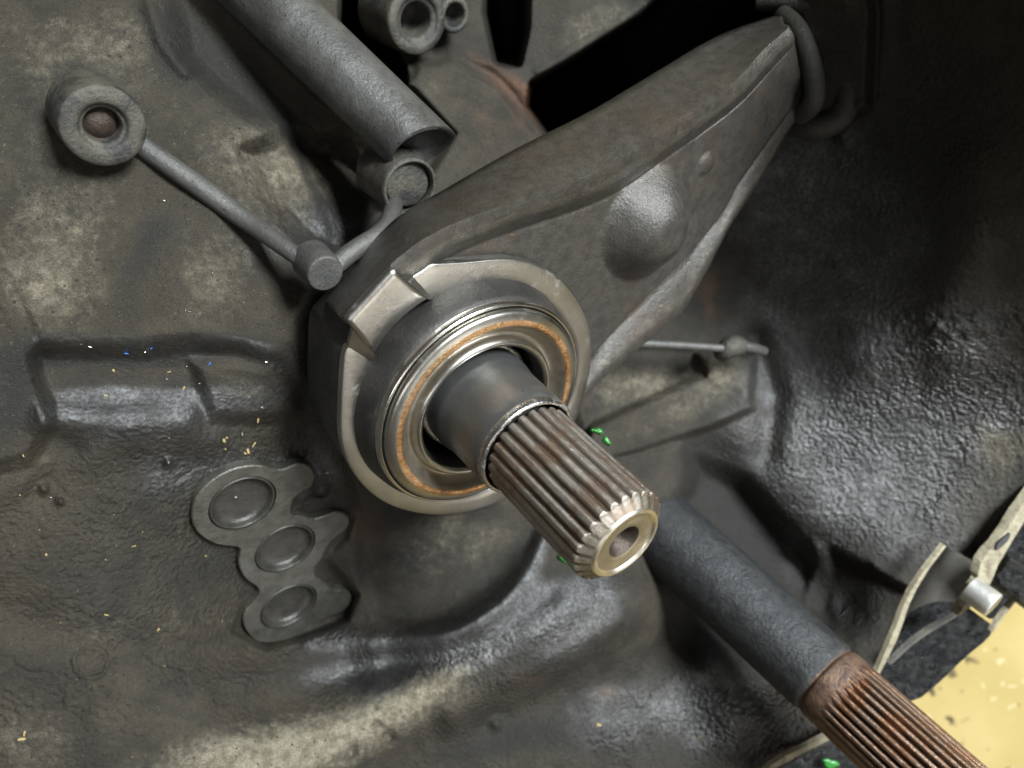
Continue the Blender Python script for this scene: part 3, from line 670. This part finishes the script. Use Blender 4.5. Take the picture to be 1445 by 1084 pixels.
# ------------------------------------------------------------------ release bearing
brg = empty('release_bearing', 'round steel release bearing with a rust coloured wear track round the shaft', 'bearing', mat=frame(L(0, 0, -12)))
BO = B + A * .85 + Vector((0, -.9, 0))
def brgpart(name, prof, mat, k=2, label=None, org=None):
    v, f = lathe(rnd(prof, k), 160, org if org is not None else BO); return mk(name, v, f, mat, brg, label=label, sharp=70)
brgpart('inner_bore', [(19.0, -30), (19.0, -3.2), (19.3, -2.2)], M_black)
brgpart('inner_ring', [(19.2, -2.8), (19.5, -1.6), (20.2, -1.0), (21.0, -1.1), (21.7, -2.0), (21.9, -3.4)], M_race)
brgpart('browned_groove', [(21.8, -3.3), (22.2, -4.0), (23.3, -3.8), (24.4, -2.4), (25.3, -1.0), (25.95, -.35)], M_brown)
brgpart('wear_track', [(25.9, -.38), (26.3, -.05), (26.8, .05), (27.4, .0), (27.8, -.12)], M_wear)
brgpart('contact_face', [(27.75, -.12), (28.0, -.12), (29.2, -.45), (29.9, -.9), (30.2, -1.6), (30.25, -2.4)], M_race)
brgpart('seam', [(30.25, -2.3), (30.0, -2.8), (30.3, -3.1), (30.6, -3.0)], M_black)
brgpart('outer_ring', [(30.5, -3.1), (30.65, -2.3), (31.1, -2.1), (31.6, -2.5), (31.8, -3.4), (31.9, -4.6)], M_ring)
brgpart('shell', [(31.85, -4.0), (32.6, -5.0), (33.3, -7.0), (33.9, -10.), (34.3, -13), (35.0, -17)], M_house)

# ------------------------------------------------------------------ spring clip plate
ZP = -10.0
def z3(l): return [(470 + x / 2.853, 350 + y / 2.853) for x, y in l]
outer = z3([(322, 116), (352, 98), (372, 84), (395, 66), (410, 65), (520, 61), (650, 46), (760, 48), (850, 80), (930, 135), (990, 210), (1030, 300), (1045, 400), (1036, 500), (1008, 610), (965, 730), (905, 840), (820, 935), (700, 1008), (600, 1050), (500, 1072), (400, 1078), (300, 1062), (210, 1030), (130, 970), (70, 890), (35, 800), (28, 700), (35, 560), (42, 450), (50, 418), (62, 398)])
outer = outer[:3] + rnd(outer[3:-1], 2) + [outer[-1]]
def g2(pts, z): return [G(x, y, z) for x, y in pts]
og = g2(outer, ZP)
m0 = len(og)
# inner edge: circle about the axis, opened where the plate meets the strap
clip = empty('spring_clip', 'bright satin steel spring clip plate holding the release bearing to the fork', 'clip', mat=frame(L(0, 0, ZP - 2)))
inner_px = z3([(402, 206), (440, 203), (490, 196), (540, 178), (640, 160), (740, 165), (830, 200), (900, 260), (955, 330), (985, 410), (985, 520), (960, 620), (910, 720), (850, 800), (760, 900), (660, 970), (560, 1008), (460, 1015), (370, 1000), (280, 960), (205, 890), (150, 800), (122, 690), (135, 570), (160, 505), (163, 475), (160, 462)])
inner_px = [inner_px[0]] + rnd(inner_px[1:-1], 2) + [inner_px[-1]]
ig = g2(inner_px, ZP)
def resample(pts, n):
    p = np.array(pts); s = np.r_[0, np.cumsum(np.hypot(*np.diff(p, axis=0).T))]; t = np.linspace(0, s[-1], n)
    return np.c_[np.interp(t, s, p[:, 0]), np.interp(t, s, p[:, 1])]
NN = 220
og_, ig_ = resample(og, NN), resample(ig, NN)
# match by angle so that rungs stay radial
rows = []
for k in range(NN):
    o_, i_ = Vector(og_[k]), Vector(ig_[k]); dv = (i_ - o_); l = dv.length; dv /= max(l, 1e-6)
    prof = [(0.0, -2.2), (0.0, -.4), (.12, -.08), (.45, 0), (l * .35, .05), (l * .7, .0), (l + .3, -.30), (l + 1.1, -1.1), (l + 1.6, -2.4), (l + 1.7, -3.8)]
    rows.append([L(o_.x + dv.x * a, o_.y + dv.y * a, ZP + b) for a, b in prof])
m = len(rows[0]); vs = [p for r in rows for p in r]
fs = [(k * m + j, k * m + j + 1, (k + 1) * m + j + 1, (k + 1) * m + j) for k in range(NN - 1) for j in range(m - 1)]
fs += [tuple(range(m)), tuple((NN - 1) * m + j for j in reversed(range(m)))]
o = fixn(mk('clip_plate', vs, fs, M_clip, clip, sharp=60))
# raised strap folded over the fork edge
def z5(x, y): return (420 + x / 6.023, 340 + y / 6.023)
sA, sB = z5(415, 675), z5(815, 240)          # outer (fold) corners
sC, sD = z5(1112, 500), z5(655, 968)         # inner corners
ZS = -7.2
a_, b_, c_, d_ = [Vector(G(*p, ZS)) for p in (sA, sB, sC, sD)]
nS = 14; vs = []; fs = []
prof = [(0.0, -16), (0.0, -2.6), (.25, -.9), (1.0, -.15), (2.2, 0.), (.5, .05), (1, 0)]
cols = []
for i in range(nS):
    t = i / (nS - 1); o_ = a_.lerp(b_, t); i_ = d_.lerp(c_, t); bow = 1.6 * (4 * t * (1 - t)); dv = i_ - o_; l = dv.length; dv /= l
    i_ = i_ - dv * bow * .0 ; l = l - bow
    pr = [(.25, -2.6), (.1, -1.7), (.1, -1.0), (.5, -.35), (1.2, -.05), (2.2, 0), (l * .6, 0), (l - .5, -.1), (l, -.6), (l + .1, -3.6)]
    cols.append([L(o_.x + dv.x * p, o_.y + dv.y * p, ZS + q) for p, q in pr])
m = len(cols[0]); vs = [p for r in cols for p in r]
fs = [(k * m + j, k * m + j + 1, (k + 1) * m + j + 1, (k + 1) * m + j) for k in range(nS - 1) for j in range(m - 1)]
o = fixn(mk('fold_over_strap', vs, fs, M_clip, clip, sharp=60)); md = o.modifiers.new('t', 'SOLIDIFY'); md.thickness = -.0010; md.offset = 1
# the two short ramps joining strap and plate
def ramp(name, quad):
    (p0, z0), (p1, z1), (p2, z2), (p3, z3_) = quad; vs = []; fs = []
    q = [GW(*p0, z0), GW(*p1, z1), GW(*p2, z2), GW(*p3, z3_)]
    n = 7
    for i in range(n):
        t = i / (n - 1); s = t * t * (3 - 2 * t)
        l0 = Vector(q[0]).lerp(q[3], t) - Vector(GM @ Vector((0, 0, 1))) * 0; l1 = Vector(q[1]).lerp(q[2], t)
        vs += [l0, l1, Vector(l1) - A * 1.2 * mm, Vector(l0) - A * 1.2 * mm]
    for i in range(n - 1):
        for j in range(4): fs.append((i * 4 + j, i * 4 + (j + 1) % 4, (i + 1) * 4 + (j + 1) % 4, (i + 1) * 4 + j))
    return fixn(mk(name, vs, fs, M_clip, clip, sharp=50))
ramp('strap_ramp', [(z5(900, 320), ZS - .3), (z5(1112, 500), ZS - .2), ((470 + 403 / 2.853, 350 + 206 / 2.853), ZP - .5), ((470 + 322 / 2.853, 350 + 114 / 2.853), ZP)])
ramp('strap_ramp', [(z5(470, 752), ZS - .3), (z5(655, 968), ZS - .2), ((470 + 160 / 2.853, 350 + 463 / 2.853), ZP - .5), ((470 + 60 / 2.853, 350 + 399 / 2.853), ZP)])

# ------------------------------------------------------------------ release fork
fork = empty('release_fork', 'brown-grey pressed steel clutch release fork with a rounded dome, behind the bearing', 'clutch fork', mat=frame(L(20, 0, -22)))
def zf(l): return [(500 + x / 2.064, y / 2.064) for x, y in l]
pA = [(1103, 29), (1013, 58), (950, 97), (902, 126), (839, 165), (776, 196), (708, 232), (636, 276), (573, 310), (533, 349), (500, 392), (466, 432)]
pB = [(1110, 46), (1072, 77), (1038, 116), (984, 155), (936, 186), (888, 218), (829, 252), (771, 269), (713, 291), (660, 310), (607, 334), (560, 368), (520, 412), (486, 452)]
pC = [(1113, 60), (1080, 95), (1040, 140), (990, 178), (940, 212), (868, 264), (810, 289), (742, 309), (680, 331), (620, 356), (570, 398), (520, 440), (498, 465)]
pE = [(1126, 130), (1096, 170), (1060, 220), (1032, 262), (1014, 298), (990, 328), (966, 359), (926, 398), (886, 439), (850, 479), (800, 540), (740, 590), (640, 600), (560, 540)]
pF = [(1132, 145), (1101, 184), (1074, 238), (1042, 285), (1020, 318), (1003, 352), (976, 402), (960, 431), (939, 449), (903, 479), (862, 513), (836, 534), (790, 590), (700, 640), (600, 620), (520, 560)]
NS = 150
def rs(pts, n=NS): return resample(rnd([tuple(map(float, p)) for p in pts], 2), n)
RA, RB, RC, RE, RF = map(rs, (pA, pB, pC, pE, pF))
# station matching: web corners by arc length from the tip
t_ = np.linspace(0, 1, NS)
def zlev(base, tip): return base + (tip - base) * np.clip((.42 - t_) / .42, 0, 1) ** 1.1
cols = []; heights = []
for k in range(NS):
    za, zb, zc, ze, zf_ = zlev(-31, -40)[k], zlev(-11.5, -20)[k], zlev(-14.5, -20.5)[k], zlev(-14.5, -20)[k], zlev(-13, -21.5)[k]
    t = t_[k]
    lift = 2.2 * math.exp(-((t - .35) / .28) ** 2)
    zb += lift; zf_ += .6
    gk = min(1., t / .22)
    row = []
    a = GW(*RA[k], za); b = GW(*RB[k], zb); c = GW(*RC[k], zc - 1.6 * gk); e = GW(*RE[k], ze - 2.2 * gk); f_ = GW(*RF[k], zf_)
    for s in np.linspace(0, 1, 7)[:-1]: row.append(a.lerp(b, float(s)))
    # rolled ridge
    mid = b.lerp(c, .35) + A * (.5 + .8 * gk) * mm
    for s in np.linspace(0, 1, 9)[:-1]:
        s = float(s); row.append((b * (1 - s) ** 2 + mid * 2 * s * (1 - s) + c * s * s))
    for s in np.linspace(0, 1, 44)[:-1]: row.append(c.lerp(e, float(s)))
    mid2 = e.lerp(f_, .6) + A * 1.7 * mm
    for s in np.linspace(0, 1, 8): s = float(s); row.append((e * (1 - s) ** 2 + mid2 * 2 * s * (1 - s) + f_ * s * s))
    row.append(f_ - A * 2.0 * mm); row.append(f_ - A * 13 * mm)
    cols.append(row)
m = len(cols[0]); fv = np.array([tuple(p) for r in cols for p in r])
# dome, rivet dimple: raise along the gearbox axis
loc = np.array([tuple(Vector(p)) for p in fv]) - np.array(tuple(C2W(B))); lx = loc @ np.array(X) * 1000; ly = loc @ np.array(U) * 1000; lz = loc @ np.array(A) * 1000
cx, cy = G(915, 318, -14); dxx = lx - cx; dyy = ly - cy
web = np.zeros(len(fv)); 
colid = np.tile(np.arange(m), NS); web = sm((colid - 13) / 5.) * sm((m - 10 - colid) / 4.)
rr = np.hypot(dxx / 17.5, dyy / 18.5); dome = 10.5 * sm((1 - rr) / .80) ** .8
rx_, ry_ = G(1003, 235, -14); rv = np.hypot(lx - rx_, ly - ry_); riv = 1.0 * sm((3.4 - rv) / 1.8)
gx2, gy2 = G(800, 420, -14)
nzf = np.array([math.sin(x * .31 + math.sin(y * .23) * 2) * math.cos(y * .27 + math.sin(x * .19) * 2) for x, y in zip(lx, ly)]) * .08
up = (dome * web + riv * web + nzf)
fv = fv + np.outer(up * mm, np.array(A))
rad = np.hypot(lx, ly)
fs = []
for k in range(NS - 1):
    for j in range(m - 1):
        q4 = (k * m + j, k * m + j + 1, (k + 1) * m + j + 1, (k + 1) * m + j)
        if min(rad[i] for i in q4) < 24: continue
        fs.append(q4)
fk = mk('fork_plate', fv, fs, M_fork, fork, sharp=60)
add_attr(fk, crest=np.maximum(np.exp(-((colid - 8.5) / 2.6) ** 2), .8 * np.exp(-((colid - (m - 6.)) / 2.6) ** 2)) + .30 * np.clip(dome * web / 8, 0, 1))
md = fk.modifiers.new('t', 'SOLIDIFY'); md.thickness = .0022; md.offset = -1
# skirt that carries the clip, dark
ck = [Vector(p) for p in resample(og, 120)]; ctr2 = sum(ck, Vector((0, 0))) / len(ck)
vs = []; fs = []
for kk, (ins, zz) in enumerate(((.9, -.9), (.5, -2.2), (.3, -3), (.3, -22), (3, -23))):
    for p in ck:
        dvec = (ctr2 - p).normalized(); q2 = p + dvec * ins; vs.append(L(q2.x, q2.y, ZP + zz))
n = len(ck)
for j in range(4):
    for i in range(n): fs.append((j * n + i, j * n + (i + 1) % n, (j + 1) * n + (i + 1) % n, (j + 1) * n + i))
mk('fork_skirt', vs, fs, M_partdark, fork)
# rubber boot at the fork tip
boot = empty('fork_boot', 'black rubber boot in the housing opening where the fork tip enters at the top right', 'rubber boot', loc=W(1150, 100, 240))
def loop(name, pts, d, r, parent, mat, n=14):
    pth = [W(*p, d) if len(p) == 2 else W(*p) for p in chaikin_closed(pts, 2)]
    vs = []; fs = []; M_ = len(pth)
    for j in range(M_):
        dr = (pth[(j + 1) % M_] - pth[j - 1]).normalized(); nrm = Vector((0, 0, 1)); s1 = dr.cross(nrm).normalized()
        for i in range(n):
            a = 2 * math.pi * i / n; vs.append(pth[j] + (s1 * math.cos(a) + nrm * math.sin(a)) * r * mm)
    for j in range(M_):
        for i in range(n): fs.append((j * n + i, j * n + (i + 1) % n, ((j + 1) % M_) * n + (i + 1) % n, ((j + 1) % M_) * n + i))
    return fixn(mk(name, vs, fs, mat, parent))
def fold(name, pts, r):
    pth = smooth_path([W(*p) for p in pts], 3); v, f = tube(pth, r, 18); return mk(name, v, f, M_rubber, boot)
fold('inner_lip', [(1104, 22, 246), (1126, 40, 239), (1141, 80, 235), (1151, 120, 234), (1148, 148, 236), (1130, 162, 244)], 3.2)
fold('outer_rim', [(1070, -4, 252), (1150, 2, 246), (1188, 20, 245), (1200, 80, 244), (1200, 140, 244), (1184, 172, 246), (1145, 182, 250), (1110, 172, 258)], 4.0)

# ------------------------------------------------------------------ lower shaft
P1 = Vector((101, -95.3, -244))
s2 = empty('output_shaft', 'thick black shaft with a rusty splined end crossing the lower right corner', 'shaft', mat=frame(C2W(P1 - A * 95)))
v, f = lathe(rnd([(15.2, -110), (14.8, -72), (14.3, -50), (13.7, -20), (13.3, -4), (13.2, -1.4), (12.4, -.4)], 2), 80, P1); mk('shaft_tube', v, f, M_shaft2, s2)
v, f = lathe(rnd([(12.4, -.8), (12.2, .2), (12.9, .9), (13.0, 4.0), (12.8, 7.0), (12.2, 9)], 2), 80, P1); mk('rusty_collar', v, f, M_rust, s2)
v, f, c1, w1 = spline_mesh(P1, 4.5, 62, 12.9, 11.6, 30, 2.4, 10.5, seg=12, back=True, start_fade=6, nz=60)
o = mk('spline', v, f, M_spline2, s2, sharp=70); add_attr(o, crest=c1, wear=w1)
v, f = lathe([(10.5, 62), (4, 62), (3, 58), (0.01, 58)], 64, P1); mk('end_face', v, f, M_rust, s2)

# ------------------------------------------------------------------ retainer plate with three plugs
ZG = -40.5
plate = empty('retainer_plate', 'flat grey three-lobed retainer plate with three round plugs at the lower left', 'plate', mat=frame(GW(385, 780, ZG - 2)))
o7 = [(170, 370), (180, 300), (220, 240), (290, 180), (370, 140), (450, 125), (520, 128), (580, 147), (620, 142), (670, 118), (710, 115), (745, 135), (762, 175), (750, 215), (715, 245), (670, 270), (650, 300), (645, 340), (652, 366), (700, 368), (750, 382), (790, 375), (850, 350), (890, 348), (922, 370), (924, 410), (895, 445), (850, 475), (820, 510), (800, 560), (765, 610), (755, 655), (800, 680), (830, 712), (860, 724), (900, 720), (932, 735), (938, 765), (920, 800), (880, 830), (820, 850), (760, 890), (700, 930), (620, 962), (540, 976), (480, 970), (440, 930), (415, 880), (420, 830), (470, 780), (500, 735), (485, 705), (440, 680), (410, 640), (395, 590), (405, 545), (402, 518), (350, 512), (290, 505), (230, 475), (185, 430)]
op = chaikin_closed([(220 + x / 3.388, 620 + y / 3.388) for x, y in o7], 1)
import bmesh
from mathutils.geometry import tessellate_polygon, delaunay_2d_cdt
outl = [Vector(G(x, y, ZG)) for x, y in op]
holes = [Vector(G(220 + 417 / 3.388, 620 + 308 / 3.388, ZG)), Vector(G(220 + 620 / 3.388, 620 + 524 / 3.388, ZG)), Vector(G(220 + 637 / 3.388, 620 + 800 / 3.388, ZG))]
RH = 10.1
def plate_mesh(outl, holes, RH, ztop, thick, bev=.35):
    n = len(outl)
    def offs(pts, k):
        r = []
        for i in range(len(pts)):
            a, b = pts[i - 1], pts[(i + 1) % len(pts)]; d = (b - a).normalized(); r.append(pts[i] + Vector((-d.y, d.x)) * k)
        return r
    area = sum(a.x * b.y - b.x * a.y for a, b in zip(outl, outl[1:] + outl[:1])); sgn = 1 if area > 0 else -1
    inn = offs(outl, bev * sgn)
    hc = [[h + Vector((math.cos(2 * math.pi * i / 64), math.sin(2 * math.pi * i / 64))) * RH for i in range(64)] for h in holes]
    co2 = list(inn); edges = [(i, (i + 1) % n) for i in range(n)]
    for c in hc:
        s = len(co2); co2 += c; edges += [(s + i, s + (i + 1) % 64) for i in range(64)]
    xs = [p.x for p in inn]; ys = [p.y for p in inn]
    r = delaunay_2d_cdt(co2, edges, [], 0, 1e-6)
    V, _, Fc = r[0], r[1], r[2]
    tris = []
    ip = [(p.x, p.y) for p in inn]
    def inside(x, y):
        c = False
        for (x0, y0), (x1, y1) in zip(ip, ip[1:] + ip[:1]):
            if (y0 > y) != (y1 > y) and x < (x1 - x0) * (y - y0) / (y1 - y0) + x0: c = not c
        return c
    for t in Fc:
        g = sum((V[i] for i in t), Vector((0, 0))) / len(t)
        if not inside(g.x, g.y): continue
        if any((g - h).length < RH * .998 for h in holes): continue
        tris.append(tuple(t))
    vs = [L(p.x, p.y, ztop) for p in V]
    s = len(vs); vs += [L(p.x, p.y, ztop) for p in inn]
    s1 = len(vs); vs += [L(p.x, p.y, ztop - bev) for p in outl]; s2_ = len(vs); vs += [L(p.x, p.y, ztop - thick) for p in outl]
    fs = tris[:]
    for i in range(n):
        j = (i + 1) % n; fs += [(s + i, s + j, s1 + j, s1 + i), (s1 + i, s1 + j, s2_ + j, s2_ + i)]
    for c in hc:
        a = len(vs); vs += [L(p.x, p.y, ztop) for p in c]; b = len(vs); vs += [L(p.x, p.y, ztop - thick) for p in c]
        for i in range(64): j = (i + 1) % 64; fs.append((a + i, a + j, b + j, b + i))
    return vs, fs
v, f = plate_mesh(outl, holes, RH, ZG, 3.2)
fixn(mk('plate_body', v, f, M_gask, plate, smooth=False))
for h in holes:
    o_ = B + X * h.x + U * h.y
    v, f = lathe(rnd([(10.0, ZG - 1.2), (9.75, ZG - .25), (9.45, ZG + .10), (9.05, ZG + .05), (8.8, ZG - .5), (8.3, ZG - 1.9), (7.2, ZG - 2.6), (3, ZG - 2.9), (.01, ZG - 2.9)], 2), 72, o_)
    mk('plug', v, f, M_plug, plate)

# ------------------------------------------------------------------ green coolant, crumbs, swarf
def blobm(name, px, py, d, rx, ry, ang, h, mat, parent=None, **kw):
    """flattened irregular drop lying on the surface at (px,py)"""
    c0 = W(px, py, d); vs = []; fs = []; n = 22; ca, sa = math.cos(math.radians(ang)), math.sin(math.radians(ang))
    seed = random.random() * 6
    for j, (k, hh) in enumerate(((1., -.3), (.93, .35), (.7, .75), (.35, .97))):
        for i in range(n):
            a = 2 * math.pi * i / n; w_ = 1 + .18 * math.sin(3 * a + seed) + .1 * math.sin(7 * a + seed * 2)
            x, y = rx * k * w_ * math.cos(a), ry * k * w_ * math.sin(a)
            vs.append(c0 + Vector(((x * ca - y * sa) * mm, (x * sa + y * ca) * mm, h * hh * mm)))
    vs.append(c0 + Vector((0, 0, h * mm)))
    for j in range(3):
        for i in range(n): fs.append((j * n + i, j * n + (i + 1) % n, (j + 1) * n + (i + 1) % n, (j + 1) * n + i))
    for i in range(n): fs.append((3 * n + i, 3 * n + (i + 1) % n, 4 * n))
    return mk(name, vs, fs, mat, parent, **kw)
blobm('coolant_drop', 800, 792, depth_at(800, 792) - .5, 3.9, 1.15, -40, 1.2, M_green, label='bright green coolant drip just below the splined shaft', cat='coolant drop')
blobm('coolant_drop', 856, 622, depth_at(856, 622) - .4, 2.0, 1.0, -45, .8, M_green, label='small green coolant spot right of the shaft by the ledge', cat='coolant drop')
blobm('coolant_drop', 843, 608, depth_at(843, 608) - .4, 2.4, .9, -10, .7, M_green, label='green coolant smear on the ledge edge right of the bearing', cat='coolant drop')
blobm('coolant_drop', 1172, 1078, 280, 3.0, 1.8, -10, .6, M_green, label='dull green coolant patch on the black flange at the bottom edge', cat='coolant drop')
def chips(name, pts, mat, label, cat, r0=.35):
    vs = []; fs = []
    for (x, y, s) in pts:
        c = S(x, y, .25) if not isinstance(s, tuple) else W(x, y, s[1])
        s = s if not isinstance(s, tuple) else s[0]
        a = random.random() * 3.1; l = s * r0 * random.uniform(.8, 2.2); wd = s * r0 * random.uniform(.5, .9)
        e1 = Vector((math.cos(a), math.sin(a), .25)).normalized() * l * mm; e2 = Vector((-math.sin(a), math.cos(a), .1)) * wd * mm; e3 = Vector((0, 0, 1)) * wd * .8 * mm
        b = len(vs)
        for sx, sy, sz in ((-1, -1, -1), (1, -.8, -1), (1, 1, -1), (-1, .7, -1), (-.8, -.8, 1), (.7, -.6, .9), (.8, .7, 1), (-.6, .6, .8)):
            vs.append(c + e1 * sx + e2 * sy + e3 * sz)
        fs += [(b, b + 3, b + 2, b + 1), (b + 4, b + 5, b + 6, b + 7), (b, b + 1, b + 5, b + 4), (b + 1, b + 2, b + 6, b + 5), (b + 2, b + 3, b + 7, b + 6), (b + 3, b, b + 4, b + 7)]
    return mk(name, vs, fs, mat, smooth=False, label=label, cat=cat, kind='stuff')
cr_pts = [(316, 622, 1.3), (320, 618, .8), (350, 637, 1.2), (358, 628, 1.3), (364, 594, 1.1), (318, 634, .8), (346, 640, .8), (259, 548, .9), (160, 523, .8), (149, 558, .8), (238, 525, .8), (31, 1043, 1.6), (34, 1036, 1.4), (65, 783, 1.1), (188, 771, 1.1), (223, 889, 1.1), (232, 940, .6), (845, 1023, 1.6), (986, 1041, 1.2), (150, 868, .8), (290, 785, .9)]
for _ in range(12): cr_pts.append((random.uniform(0, 470), random.uniform(600, 1080), random.uniform(.3, .7)))
chips('crumbs', cr_pts, M_crumb, 'straw coloured crumbs and dust flecks scattered over the lower left casting', 'crumbs')
sw = [(342, 613, 1.1), (238, 653, 1.0), (150, 790, .8), (314, 876, 1.3), (110, 834, .8), (268, 440, .6), (262, 437, .6), (300, 385, .7), (232, 283, .5), (205, 497, .7), (376, 511, .7)]
for _ in range(40): sw.append((random.uniform(60, 480), random.uniform(480, 900), random.uniform(.25, .5)))
chips('swarf', sw, M_swarf, 'tiny bright metal flecks scattered on the oily casting left of the bearing', 'swarf')
chips('paint_flecks', [(213, 492, .7), (178, 499, .6), (295, 514, .8)], M_blue, 'tiny blue flecks on the ridge left of the bearing', 'flecks')
